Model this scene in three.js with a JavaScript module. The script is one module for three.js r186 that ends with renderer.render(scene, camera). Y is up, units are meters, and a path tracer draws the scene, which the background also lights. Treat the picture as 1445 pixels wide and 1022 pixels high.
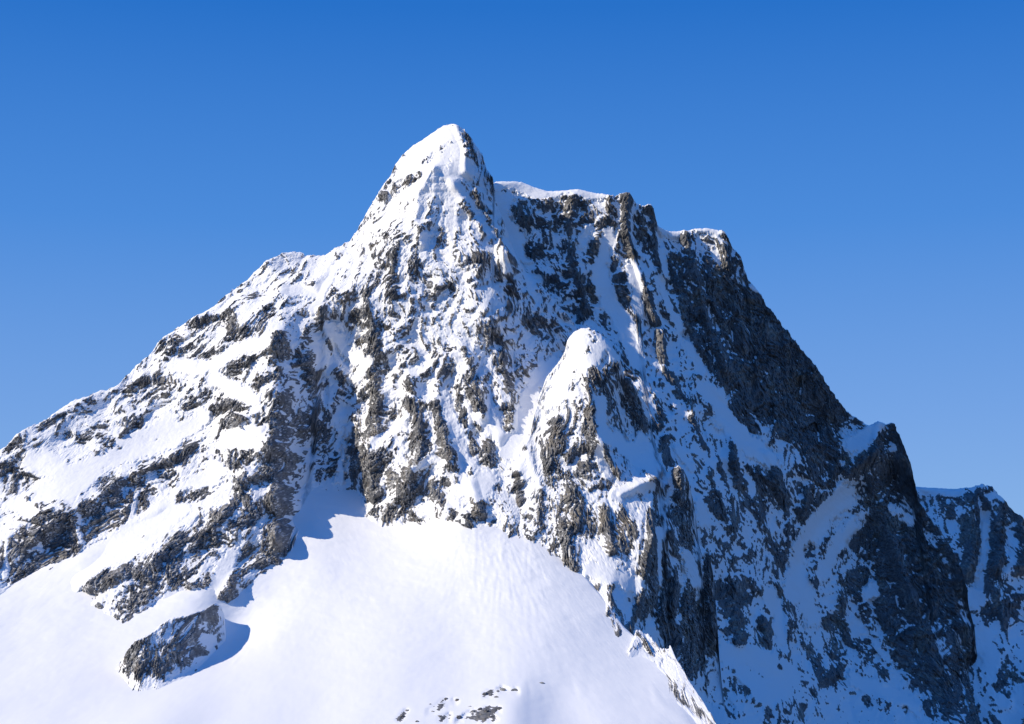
import * as THREE from 'three';
import { createNoise3D } from 'simplex-noise';

// ------------------------------------------------------------------ camera, sky, sun, exposure
const FOV = 24, PW = 1445, PH = 1022, HORIZON = 900;            // photograph's size and the row of its horizon
const F = PH / 2 / Math.tan(THREE.MathUtils.degToRad(FOV / 2));
const PITCH = Math.atan((HORIZON - PH / 2) / F), CP = Math.cos(PITCH), SP = Math.sin(PITCH);
const scene = new THREE.Scene();
const camera = new THREE.PerspectiveCamera(FOV, PW / PH, 1, 60000);
camera.rotation.x = PITCH;
const renderer = new THREE.WebGLRenderer({ antialias: true });
renderer.toneMapping = THREE.LinearToneMapping;
const EXPOSURE = 1.08;
renderer.toneMappingExposure = EXPOSURE;
renderer.shadowMap.enabled = true;

const srgb = (r, g, b) => new THREE.Color().setRGB(r / 255, g / 255, b / 255, THREE.SRGBColorSpace);
{ // clear winter air: pale at the horizon, deepening to the zenith
  const stops = [[0, srgb(150, 188, 233)], [3.5, srgb(135, 178, 231)], [7.2, srgb(117, 164, 228)], [13.7, srgb(77, 140, 219)], [21, srgb(40, 113, 201)], [32, srgb(38, 109, 198)], [55, srgb(36, 106, 195)], [90, srgb(35, 105, 194)]];
  const W = 64, H = 1024, data = new Float32Array(W * H * 4), c = new THREE.Color();
  for (let j = 0; j < H; j++) {
    const e = Math.max(0, ((j + 0.5) / H - 0.5) * 180);
    let k = 0; while (k < stops.length - 2 && e > stops[k + 1][0]) k++;
    const t = Math.min(1, (e - stops[k][0]) / (stops[k + 1][0] - stops[k][0]));
    c.copy(stops[k][1]).lerp(stops[k + 1][1], t).multiplyScalar(1 / EXPOSURE);
    for (let i = 0; i < W; i++) data.set([c.r, c.g, c.b, 1], (j * W + i) * 4);
  }
  const tex = new THREE.DataTexture(data, W, H, THREE.RGBAFormat, THREE.FloatType);
  tex.mapping = THREE.EquirectangularReflectionMapping; tex.magFilter = THREE.LinearFilter; tex.minFilter = THREE.LinearFilter; tex.needsUpdate = true;
  scene.background = tex; scene.environment = tex;
}
const SUN = new THREE.Vector3(-0.78, 0.58, 0.31).normalize();
const sun = new THREE.DirectionalLight(new THREE.Color(1, 0.895, 0.72), 4.2);
sun.position.copy(SUN).multiplyScalar(3000).add(new THREE.Vector3(0, 200, -1900));
sun.target.position.set(0, 200, -1900);
sun.castShadow = true; sun.shadow.mapSize.set(4096, 4096);
Object.assign(sun.shadow.camera, { left: -1200, right: 1200, top: 1000, bottom: -1000, near: 100, far: 6500 });
scene.add(sun, sun.target);

// ------------------------------------------------------------------ helpers
let seed = 7;
const rnd = () => { seed = (seed + 0x6D2B79F5) | 0; let t = Math.imul(seed ^ (seed >>> 15), 1 | seed); t = (t + Math.imul(t ^ (t >>> 7), 61 | t)) ^ t; return ((t ^ (t >>> 14)) >>> 0) / 4294967296; };
const noise = createNoise3D(rnd);
const clamp = (x, a, b) => (x < a ? a : x > b ? b : x), sstep = (a, b, x) => { x = clamp((x - a) / (b - a), 0, 1); return x * x * (3 - 2 * x); }, lerp = (a, b, t) => a + (b - a) * t;
const taken = {};
const numbered = (n) => { taken[n] = (taken[n] ?? -1) + 1; return taken[n] ? n + '_' + String(taken[n]).padStart(3, '0') : n; };
// a pixel of the photograph and a depth in metres to a place in the world
const at = (u, v, d) => { const cx = (u - PW / 2) / F, cy = (PH / 2 - v) / F, t = d / (CP - cy * SP); return { x: t * cx, y: t * (cy * CP + SP), d }; };
// magnified views of the photograph in which outlines were read: origin and scale
const crop = (ox, oy, s) => (x, y) => [ox + x / s, oy + y / s];
const VIEW = { photo: crop(0, 0, 1), a: crop(480, 150, 3.407), b: crop(680, 230, 3.4075), c: crop(160, 340, 3.4075), d: crop(0, 540, 3.0977), e: crop(440, 440, 3.195), f: crop(700, 440, 3.195), g: crop(1000, 500, 2.838), h: crop(700, 700, 3.175), i: crop(1005, 700, 3.175), j: crop(380, 660, 2.823), k: crop(140, 780, 4.646) };
const SCALE = { photo: 1, a: 3.407, b: 3.4075, c: 3.4075, d: 3.0977, e: 3.195, f: 3.195, g: 2.838, h: 3.175, i: 3.175, j: 2.823, k: 4.646 };
const LESS = { a: 0.35, b: 0.7, c: 0.75, e: 0.85, f: 0.8, k: 0.8 };                // bare rock is sparser high up than lower down
// "view value radius x,y x,y ..." lines to strokes in photograph pixels
const strokes = (text) => text.trim().split(/\n/).map((l) => l.trim()).filter(Boolean).flatMap((l) => {
  const [view, ...rest] = l.split(' ');
  return rest.join(' ').split(';').map((q) => q.trim()).filter(Boolean).map((q) => {
    const [val, rad, ...pts] = q.split(/\s+/);
    return { val: +val < 0 ? +val * (LESS[view] ?? 1) : +val, rad: +rad / SCALE[view], pts: pts.map((p) => VIEW[view](...p.split(',').map(Number))) };
  });
});
const pairs = (text) => text.trim().split(/\s+/).map((p) => p.split(',').map(Number));

function rbf(points) {                                            // surface through scattered points: sum of |r| plus a plane
  const n = points.length, m = n + 3, M = [];
  for (let i = 0; i < m; i++) {
    const r = new Float64Array(m + 1);
    if (i < n) {
      for (let j = 0; j < n; j++) r[j] = Math.hypot(points[i].x - points[j].x, points[i].y - points[j].y, 6);
      r[i] -= 1.5; r[n] = 1; r[n + 1] = points[i].x / 100; r[n + 2] = points[i].y / 100; r[m] = points[i].d;
    } else for (let j = 0; j < n; j++) r[j] = i === n ? 1 : i === n + 1 ? points[j].x / 100 : points[j].y / 100;
    M.push(r);
  }
  for (let k = 0; k < m; k++) {
    let p = k; for (let i = k + 1; i < m; i++) if (Math.abs(M[i][k]) > Math.abs(M[p][k])) p = i;
    [M[k], M[p]] = [M[p], M[k]];
    for (let i = k + 1; i < m; i++) { const f = M[i][k] / M[k][k]; if (f) for (let j = k; j <= m; j++) M[i][j] -= f * M[k][j]; }
  }
  const w = new Float64Array(m);
  for (let k = m - 1; k >= 0; k--) { let s = M[k][m]; for (let j = k + 1; j < m; j++) s -= M[k][j] * w[j]; w[k] = s / M[k][k]; }
  return (x, y) => { let s = w[n] + w[n + 1] * x / 100 + w[n + 2] * y / 100; for (let i = 0; i < n; i++) s += w[i] * Math.hypot(x - points[i].x, y - points[i].y, 6); return s; };
}
const onto = (fn, u, v, d = 1900) => { let p; for (let i = 0; i < 12; i++) { p = at(u, v, d); d = fn(p.x, p.y); } return at(u, v, d); };   // the place where a pixel's ray meets a surface

function boxBlur(src, W, H, r) {                                  // three passes, both ways
  let a = Float32Array.from(src), b = new Float32Array(W * H);
  for (let pass = 0; pass < 3; pass++) {
    for (let y = 0; y < H; y++) { let s = 0; const o = y * W; for (let k = -r; k <= r; k++) s += a[o + clamp(k, 0, W - 1)]; for (let x = 0; x < W; x++) { b[o + x] = s / (2 * r + 1); s += a[o + Math.min(W - 1, x + r + 1)] - a[o + Math.max(0, x - r)]; } }
    for (let x = 0; x < W; x++) { let s = 0; for (let k = -r; k <= r; k++) s += b[clamp(k, 0, H - 1) * W + x]; for (let y = 0; y < H; y++) { a[y * W + x] = s / (2 * r + 1); s += b[Math.min(H - 1, y + r + 1) * W + x] - b[Math.max(0, y - r) * W + x]; } }
  }
  return a;
}
const hash = (i, j, k) => { let h = Math.imul(i, 374761393) ^ Math.imul(j, 668265263) ^ Math.imul(k, 2147483647 ^ 0x5bd1e995); h = Math.imul(h ^ (h >>> 13), 1274126177); return ((h ^ (h >>> 16)) >>> 0) / 4294967296; };
function facets(x, y, k) {                                        // broken blocks: every cell a tilted plane
  const xi = Math.floor(x), yi = Math.floor(y); let best = 9, bx = 0, by = 0, cx = 0, cy = 0;
  for (let j = -1; j <= 1; j++) for (let i = -1; i <= 1; i++) {
    const a = xi + i, b = yi + j, px = a + hash(a, b, k), py = b + hash(a, b, k + 1), d = (px - x) ** 2 + (py - y) ** 2;
    if (d < best) { best = d; bx = a; by = b; cx = px; cy = py; }
  }
  return (hash(bx, by, k + 2) - 0.5) + (hash(bx, by, k + 3) - 0.5) * 1.6 * (x - cx) + (hash(bx, by, k + 4) - 0.65) * 1.4 * (y - cy);
}
function paint(map, W, H, x0, y0, h, line, radius, fn) {          // fn(index, distance / radius) for cells near a line on the surface
  let lx = 1e9, hx = -1e9, ly = 1e9, hy = -1e9; const R = radius * 1.7;
  for (const p of line) { lx = Math.min(lx, p.x); hx = Math.max(hx, p.x); ly = Math.min(ly, p.y); hy = Math.max(hy, p.y); }
  const i0 = clamp(Math.floor((lx - R - x0) / h), 0, W - 1), i1 = clamp(Math.ceil((hx + R - x0) / h), 0, W - 1), j0 = clamp(Math.floor((ly - R - y0) / h), 0, H - 1), j1 = clamp(Math.ceil((hy + R - y0) / h), 0, H - 1);
  for (let j = j0; j <= j1; j++) for (let i = i0; i <= i1; i++) {
    const x = x0 + i * h, y = y0 + j * h; let best = 1e9;
    for (let k = 0; k < Math.max(1, line.length - 1); k++) {
      const a = line[k], b = line[Math.min(k + 1, line.length - 1)], dx = b.x - a.x, dy = b.y - a.y, t = clamp(((x - a.x) * dx + (y - a.y) * dy) / (dx * dx + dy * dy + 1e-9), 0, 1);
      best = Math.min(best, Math.hypot(x - a.x - dx * t, y - a.y - dy * t));
    }
    if (best < R) fn(j * W + i, best / radius, x, y);
  }
}

// ------------------------------------------------------------------ materials
const snowMat = new THREE.MeshStandardMaterial({ color: new THREE.Color(0.86, 0.86, 0.86), roughness: 0.92 });
const rockMat = new THREE.MeshStandardMaterial({ vertexColors: true, roughness: 0.88, flatShading: true });
const GREY = [0.138, 0.139, 0.143], TAN = [0.19, 0.174, 0.152], DARK = [0.05, 0.05, 0.051], PALE = [0.31, 0.305, 0.29], OCHRE = [0.17, 0.13, 0.09];
function rockColour(x, y, z, out, o, frost = 0, slabs = 0) {
  const big = noise(x / 60, y / 60, z / 60 + 3) * 0.5 + 0.5 * noise(x / 23, y / 30, z / 23 + 9), mid = noise(x / 7, y / 9, z / 7), fine = noise(x / 2.1, y / 2.8, z / 2.1 + 5);
  const t = sstep(0.05, 0.7, big + 0.25 * mid), dk = sstep(0.15, 0.75, -big + 0.5 * mid + 0.2 * fine), pl = sstep(0.5 - slabs, 0.95 - slabs, mid * 0.7 + noise(x / 31 + 7, y / 37, z / 31) * 0.6), oc = sstep(0.55, 0.95, noise(x / 17 + 30, y / 40, z / 17) + 0.3 * fine);
  const rime = frost <= 0 ? 0 : sstep(0.62 - frost, 0.95 - frost, 0.5 * noise(x / 1.7, y / 1.3, z / 1.7 + 40) + 0.4 * noise(x / 4, y / 3.2, z / 4 + 44) + 0.35 * noise(x / 22, y / 22, z / 22 + 48)) * 0.8;   // grains of rime stuck to the rock
  const g = 1 + 0.5 * fine + 0.3 * mid;
  for (let c = 0; c < 3; c++) { let q = lerp(GREY[c], TAN[c], t); q = lerp(q, DARK[c], dk * 0.75); q = lerp(q, PALE[c], pl * 0.6); q = lerp(q, OCHRE[c], oc * 0.4); out[o + c] = lerp(clamp(q * g, 0.02, 0.5), 0.72, rime); }
}

// ------------------------------------------------------------------ one mass of mountain: rock relief with the snow that lies on it
function mass(o) {
  const topW = o.top.map(([u, v, d, jag = 2.3, round = 6]) => ({ ...at(u, v, d), jag, round })).sort((a, b) => a.x - b.x);
  const ctrl = o.points.map(([u, v, d]) => at(u, v, d));
  const base0 = rbf([...ctrl, ...(o.freeTop ? [] : topW)]);
  const bot = o.bottom.map(([u, v, d]) => (d ? at(u, v, d) : onto(base0, u, v))).sort((a, b) => a.x - b.x);
  const along = (list, x, key) => { let k = 0; while (k < list.length - 2 && x > list[k + 1].x) k++; const a = list[k], b = list[k + 1]; return lerp(a[key], b[key], clamp((x - a.x) / (b.x - a.x), 0, 1)); };
  const h = o.step, x0 = topW[0].x, x1 = topW.at(-1).x, y0 = Math.min(...bot.map((p) => p.y)) - 4, y1 = Math.max(...topW.map((p) => p.y)) + 14;
  const W = Math.ceil((x1 - x0) / h) + 1, H = Math.ceil((y1 - y0) / h) + 1, N = W * H;
  // large form
  const cs = 6, cw = Math.ceil((x1 - x0) / cs) + 4, ch = Math.ceil((y1 - y0) / cs) + 4, coarse = new Float32Array(cw * ch);
  for (let j = 0; j < ch; j++) for (let i = 0; i < cw; i++) coarse[j * cw + i] = base0(x0 + (i - 1) * cs, y0 + (j - 1) * cs);
  const cub = (a, b, c, d, t) => b + 0.5 * t * (c - a + t * (2 * a - 5 * b + 4 * c - d + t * (3 * (b - c) + d - a)));
  const base = new Float32Array(N);
  for (let j = 0; j < H; j++) for (let i = 0; i < W; i++) {
    const gx = i * h / cs + 1, gy = j * h / cs + 1, xi = Math.floor(gx), yi = Math.floor(gy), fx = gx - xi, fy = gy - yi, r = [];
    for (let k = -1; k <= 2; k++) { const q = clamp(yi + k, 0, ch - 1) * cw; r.push(cub(coarse[q + Math.max(0, xi - 1)], coarse[q + xi], coarse[q + Math.min(cw - 1, xi + 1)], coarse[q + Math.min(cw - 1, xi + 2)], fx)); }
    base[j * W + i] = cub(...r, fy);
  }
  const toLine = (s) => s.pts.map(([u, v]) => onto(base0, u, v, o.mean));
  for (const s of strokes(o.ridges || '')) paint(base, W, H, x0, y0, h, toLine(s), s.rad * o.mean / F, (k, q, x, y) => { const w = Math.max(0, 1 - (q + 0.18 * noise(x / 25, y / 40, 2)) ); base[k] -= s.val * (o.softRidges ? sstep(0, 1, w) : 0.55 * w + 0.45 * sstep(0, 1, w)); });
  // how much snow lies where: metres above the smoothed rock
  const lay = new Float32Array(N).fill(o.snow);
  for (const s of strokes(o.cover || '')) paint(lay, W, H, x0, y0, h, toLine(s), s.rad * o.mean / F, (k, q, x, y) => {
    const t = 1 - sstep(0.55, 1.25, q + 0.32 * noise(x / 14, y / 20, 4) + 0.24 * noise(x / 5, y / 7, 6) + 0.16 * noise(x / 2, y / 2.6, 8)); lay[k] = lerp(lay[k], s.val, t);
  });
  // broken rock: ribs and blocks that run down the fall line
  const ap = at(...o.apex), rock = new Float32Array(N), sd = o.seed;
  for (let j = 0; j < H; j++) for (let i = 0; i < W; i++) {
    const k = j * W + i, x = x0 + i * h, y = y0 + j * h, z = base[k] * 0.6, l = lay[k];
    const damp = o.rough * lerp(1, 0.07, sstep(1.4, 4.8, l));
    let n = 0;
    if (damp > 0.005) {
      const wx = 10 * noise(x / 55, y / 75, sd) + 2.5 * noise(x / 17, y / 23, sd + 5), wy = 12 * noise(x / 60, y / 60, sd + 11);
      const dx = x + wx - ap.x, dy = ap.y - (y + wy), r = Math.hypot(dx, dy), a = Math.atan2(dx, dy) * 800;
      const rid = (p, q, s) => 1 - 2 * Math.abs(noise(a / p, r / q, s + z / (p * 3)));
      const ga = a / (o.grain ?? 0.85), gr = r / (o.grain ?? 0.85);
      n += 8 * rid(95, 260, sd + 1) + 4.4 * rid(38, 95, sd + 2) + 1.2 * rid(16, 34, sd + 3) + 1.8 * noise(ga / 13, gr / 30, sd + 9) + 5 * facets(a / 27, r / 46, sd * 7 + 1) + 3.2 * facets((ga + 0.35 * gr) / 11, gr / 19, sd * 7 + 11);
      n += (o.fine ?? 1) * (1.3 * noise(ga / 6, gr / 13, sd + 4) + 0.9 * noise(ga / 2.8, gr / 6.5, sd + 6) + 0.8 * noise(ga / 2.6, gr / 20, sd + 7) + 0.75 * noise(a / 1.5, r / 2.1, sd + 8) + 2.8 * facets((ga - 0.2 * gr) / 4.2, gr / 8.5, sd * 7 + 21) + 2.1 * facets((ga + 0.15 * gr) / 2.2, gr / 4.2, sd * 7 + 31));
      const bed = (y * 0.86 - x * o.dip * 0.5 + 5 * noise(x / 40, y / 40, sd + 13)) / 13, fb = bed - Math.floor(bed);   // ledges
      n += 1.2 * (0.5 - fb) * sstep(-0.2, 0.5, noise(x / 45, y / 30, sd + 14));
    }
    rock[k] = base[k] - n * damp;
  }
  const q = (m) => Math.max(1, Math.round(m / h));
  const b1 = boxBlur(rock, W, H, 1), b6 = boxBlur(rock, W, H, q(2.1)), b20 = boxBlur(rock, W, H, q(10)), snow = new Float32Array(N);
  for (let j = 0; j < H; j++) for (let i = 0; i < W; i++) {
    const k = j * W + i, iu = Math.min(H - 1, j + 1) * W + i, id = Math.max(0, j - 1) * W + i, ir = j * W + Math.min(W - 1, i + 1), il = j * W + Math.max(0, i - 1);
    const tilt = (m) => { const gy = (m[iu] - m[id]) / (2 * h), gx = (m[ir] - m[il]) / (2 * h); return gy / Math.sqrt(1 + gx * gx + gy * gy); };
    const up = 0.5 * tilt(b1) + 0.5 * tilt(b6), hollow = clamp((b6[k] - b20[k]) * 0.3, -1.3, 1.5);
    const x = x0 + i * h, y = y0 + j * h, l = lay[k];
    let t = l + hollow + o.ledge * clamp(up - 0.4, -0.6, 0.5) + 0.7 * noise(x / 48, y / 55, 29) + 0.5 * noise(x / 19, y / 26, 31) + 0.4 * noise(x / 6, y / 8, 33) + 0.6 * noise(x / 2.4, y / 3, 35) + 0.3 * noise(x / 1.2, y / 1.5, 37);
    const thick = sstep(1.5, 4.5, l);
    t = lerp(t, Math.min(l, 3.2), thick * 0.75);
    const drift = 0.5 * noise(x / 30, y / 18, 41) + 0.22 * noise(x / 9, y / 6, 43) + 0.1 * noise(x / 3, y / 2.4, 45);
    snow[k] = lerp(b6[k], Math.min(b6[k], b20[k]), thick) - t - drift * (o.drift ?? 1) * (0.4 + 0.6 * thick) - (o.relief ? o.relief(x, y) : 0);
    const deep = sstep(1.8, 2.6, l); snow[k] = lerp(snow[k], Math.min(snow[k], b1[k] - 0.3), deep); rock[k] = lerp(rock[k], Math.max(rock[k], snow[k] + 0.05), deep);
  }
  // skin: columns from the foot to the crest, over it and down the far side
  const rows = o.rows, back = o.back ?? 9, skirt = 1, R = rows + 1 + back + skirt, pos = new Float32Array(W * R * 3), isRock = new Uint8Array(W * R);
  for (let i = 0; i < W; i++) {
    const x = Math.min(x0 + i * h, x1), jag = along(topW, x, 'jag'), rd = along(topW, x, 'round');
    const yt = along(topW, x, 'y') + jag * (0.7 * noise(x / 9, sd, 51) + 0.5 * noise(x / 3.6, sd, 53) + 0.3 * noise(x / 1.6, sd, 55)), yb = Math.min(along(bot, x, 'y'), yt - 3);
    const put = (r, X, Y, D, rk) => { const p = (i * R + r) * 3; pos[p] = X; pos[p + 1] = Y; pos[p + 2] = -D; isRock[i * R + r] = rk; };
    let D = 0;
    for (let r = 0; r <= rows; r++) {
      const y = lerp(yb, yt, r / rows), gy = clamp((y - y0) / h, 0, H - 1.001), j = Math.floor(gy), f = gy - j, k = j * W + i;
      const dr = lerp(rock[k], rock[k + W], f), ds = lerp(snow[k], snow[k + W], f), e = yt - y;
      D = Math.min(dr, ds);
      if (e < rd) D += rd * 1.3 * (1 - Math.sqrt(Math.max(0, 1 - (1 - e / rd) ** 2)));
      put(r + skirt, x, y, D, dr < ds && !(e < Math.min(3, rd * 0.35)) ? 1 : 0);
    }
    const first = ((i * R) + skirt) * 3; put(0, x, Math.min(-360, pos[first + 1] - 10), -pos[first + 2] + 60, 0);
    for (let b = 1; b <= back; b++) { const s = o.backDepth * (b / back) ** 2.2; put(rows + skirt + b, x, yt - s * (o.backFall ?? 0.95) - 0.2 * b, D + s + 0.6 * b, 0); }
  }
  // faces, sorted into snow and separate outcrops of rock
  const parent = new Int32Array(W * R).map((_, i) => i), find = (a) => { while (parent[a] !== a) { parent[a] = parent[parent[a]]; a = parent[a]; } return a; };
  const rockTri = [], snowTri = [];
  const tri = (a, b, c) => {
    if (isRock[a] + isRock[b] + isRock[c] >= 2) { rockTri.push(a, b, c); const ra = find(a), rb = find(b); if (ra !== rb) parent[rb] = ra; const r2 = find(a), rc = find(c); if (r2 !== rc) parent[rc] = r2; }
    else snowTri.push(a, b, c);
  };
  for (let i = 0; i < W - 1; i++) for (let r = 0; r < R - 1; r++) { const a = i * R + r, b = a + R; if ((i + r) & 1) { tri(a, b, a + 1); tri(b, b + 1, a + 1); } else { tri(a, b, b + 1); tri(a, b + 1, a + 1); } }
  const root = new THREE.Group(); root.name = numbered(o.name); root.position.set(0, 0, 0); scene.add(root); Object.assign(root.userData, o.data);
  const make = (name, tris, mat, kind) => {
    const map = new Map(), P = [], C = [], I = new Uint32Array(tris.length);
    for (let t = 0; t < tris.length; t++) { let n = map.get(tris[t]); if (n === undefined) { n = P.length / 3; map.set(tris[t], n); const p = tris[t] * 3; P.push(pos[p], pos[p + 1], pos[p + 2]); } I[t] = n; }
    const g = new THREE.BufferGeometry(); g.setAttribute('position', new THREE.Float32BufferAttribute(P, 3)); g.setIndex(new THREE.BufferAttribute(I, 1)); g.computeVertexNormals();
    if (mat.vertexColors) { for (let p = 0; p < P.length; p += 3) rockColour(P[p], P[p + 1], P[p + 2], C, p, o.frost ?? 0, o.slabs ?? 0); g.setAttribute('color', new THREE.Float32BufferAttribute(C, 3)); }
    const m = new THREE.Mesh(g, mat); m.name = name; m.castShadow = m.receiveShadow = true; if (kind) m.userData.kind = kind; root.add(m); return m;
  };
  make('snow_cover', snowTri, snowMat);
  const groups = new Map();
  for (let t = 0; t < rockTri.length; t += 3) { const r = find(rockTri[t]); let g = groups.get(r); if (!g) groups.set(r, g = []); g.push(rockTri[t], rockTri[t + 1], rockTri[t + 2]); }
  const sorted = [...groups.values()].sort((a, b) => b.length - a.length), big = sorted.slice(0, o.most ?? 200).filter((g) => g.length >= 3 * (o.least ?? 90)), rest = sorted.slice(big.length).flat();
  for (const g of big) make('rock_outcrop', g, rockMat);
  if (rest.length) make('small_rocks', rest, rockMat, 'stuff');
  console.log(o.name, 'grid', W, 'x', R, 'triangles', (rockTri.length + snowTri.length) / 3, 'outcrops', big.length, 'of', sorted.length, 'rock share', (rockTri.length / (rockTri.length + snowTri.length)).toFixed(2));
  return { base: base0, root, depth: (x, y) => { const i = clamp(Math.round((x - x0) / h), 0, W - 1), j = clamp(Math.round((y - y0) / h), 0, H - 1); return Math.min(rock[j * W + i], snow[j * W + i]); } };
}

// ------------------------------------------------------------------ the setting
{ // wooded valley far below the frame
  const g = new THREE.CircleGeometry(40000, 96); g.rotateX(-Math.PI / 2);
  const m = new THREE.Mesh(g, new THREE.MeshStandardMaterial({ color: new THREE.Color(0.09, 0.1, 0.1), roughness: 1 }));
  m.name = 'valley_floor'; m.position.y = -380; m.receiveShadow = true; m.userData = { kind: 'structure' }; scene.add(m);
}
const fieldPoints = [
  [650, 660, 1870], [650, 700, 1805], [650, 740, 1750], [650, 800, 1690], [650, 860, 1620], [650, 920, 1530], [650, 970, 1440], [650, 1022, 1340], [650, 1080, 1220], [650, 1140, 1090],
  [600, 748, 1772], [560, 741, 1798], [521, 729, 1828], [490, 685, 1898], [450, 690, 1876], [470, 640, 1960], [450, 740, 1796], [450, 800, 1706], [450, 860, 1628], [450, 920, 1540], [450, 1022, 1345], [450, 1080, 1225],
  [350, 830, 1672], [345, 880, 1632], [335, 905, 1602], [385, 900, 1576], [300, 960, 1468], [300, 1022, 1345], [300, 1080, 1225],
  [150, 880, 1600], [200, 870, 1606], [250, 850, 1622], [290, 835, 1638], [150, 960, 1472], [215, 975, 1446], [100, 1022, 1350], [100, 1140, 1090], [120, 790, 1700], [200, 790, 1704], [60, 780, 1735], [150, 740, 1775], [240, 720, 1800], [330, 740, 1790],
  [0, 800, 1720], [0, 840, 1650], [0, 900, 1570], [0, 960, 1470], [0, 1022, 1350], [0, 1080, 1230], [-90, 840, 1655], [-90, 1050, 1290],
  [715, 745, 1752], [760, 755, 1745], [800, 800, 1700], [850, 862, 1638], [880, 893, 1612], [840, 940, 1522], [800, 1022, 1352], [800, 1100, 1190], [900, 960, 1506], [925, 945, 1542], [920, 1022, 1376], [970, 1022, 1396], [1000, 1022, 1420], [1000, 1120, 1230], [1050, 1100, 1330],
];
// wind drift in long low waves, and the grooves of small slides that ran out below the gullies
const mouths = [[672, 738, 75], [640, 742, 45], [708, 748, 110], [745, 760, 60]].map(([u, v, l]) => ({ ...at(u, v, 1752), l }));
function fieldRelief(x, y) {
  let n = 0.8 * noise(x / 90, y / 26, 61) + 0.5 * noise(x / 34, y / 9, 63) + 0.26 * noise(x / 13, y / 4, 65) + 0.08 * noise(x / 5, y / 1.8, 69) + 0.5 * Math.max(0, noise(x / 40 + 0.6 * noise(x / 60, y / 30, 3), y / 5, 67)) ** 2;
  for (const m of mouths) { const dx = x - m.x, dy = m.y + 8 - y, r = Math.hypot(dx, dy), a = Math.atan2(dx, dy); if (dy > 0) n += Math.exp(-((a - 0.1) ** 2) * 5) * Math.min(1, r / 10) * Math.exp(-r / m.l) * 0.75 * (1.2 + 1.1 * noise(a * 14, r / 60, m.x) + 0.7 * noise(a * 34, r / 25, m.x + 3)); }
  return n;
}
const field = mass({
  name: 'snow_field', data: { kind: 'structure', label: 'smooth sunlit snow field below the rock faces' }, seed: 3, step: 1.6, rows: 260, rough: 0.5, fine: 1.5, snow: 7, ledge: 2, drift: 0.6, relief: fieldRelief, dip: 0.4, apex: [650, 300, 1900], mean: 1560, backDepth: 60, back: 4, softRidges: true, least: 30,
  points: fieldPoints, freeTop: true,
  top: pairs('-90,838 0,822 40,812 77,790 142,740 240,722 330,728 400,690 420,670 490,664 520,690 560,720 600,728 650,716 715,724 760,748 800,783 850,842 880,884 900,903 930,938 950,962 990,1014 1045,1090').map(([u, v]) => { const f = rbf(fieldPoints.map((p) => at(...p))), p = onto(f, u, v); return [u, v, p.d, 0, 4]; }),
  bottom: [[-200, 1120, 1150], [300, 1120, 1140], [700, 1120, 1130], [1000, 1130, 1300], [1080, 1140, 1420]],
  ridges: `
    photo 12 60 600,1040 660,1012 715,1008; 10 50 716,1006 730,1046; -18 60 785,1015 792,1050
    photo -6 16 335,850 345,880 335,915 300,945; 5 14 355,870 352,900 335,930; -5 14 168,930 178,965 195,982; 3 10 160,940 168,975 190,992
    photo 5 18 918,962 926,985 950,1005 985,1030`,
  cover: `
    j -0.4 14 760,1000 800,975 850,965 910,960; -0.6 12 690,1000 720,985; 0.4 16 640,975 700,930 740,930; -0.2 12 860,905 930,885 980,890; -0.4 10 520,1000 545,970
    j -0.6 14 790,990 860,990 900,1000`,
});
const sAt = (u, v) => onto(field.base, u, v, 1600).d;

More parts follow.
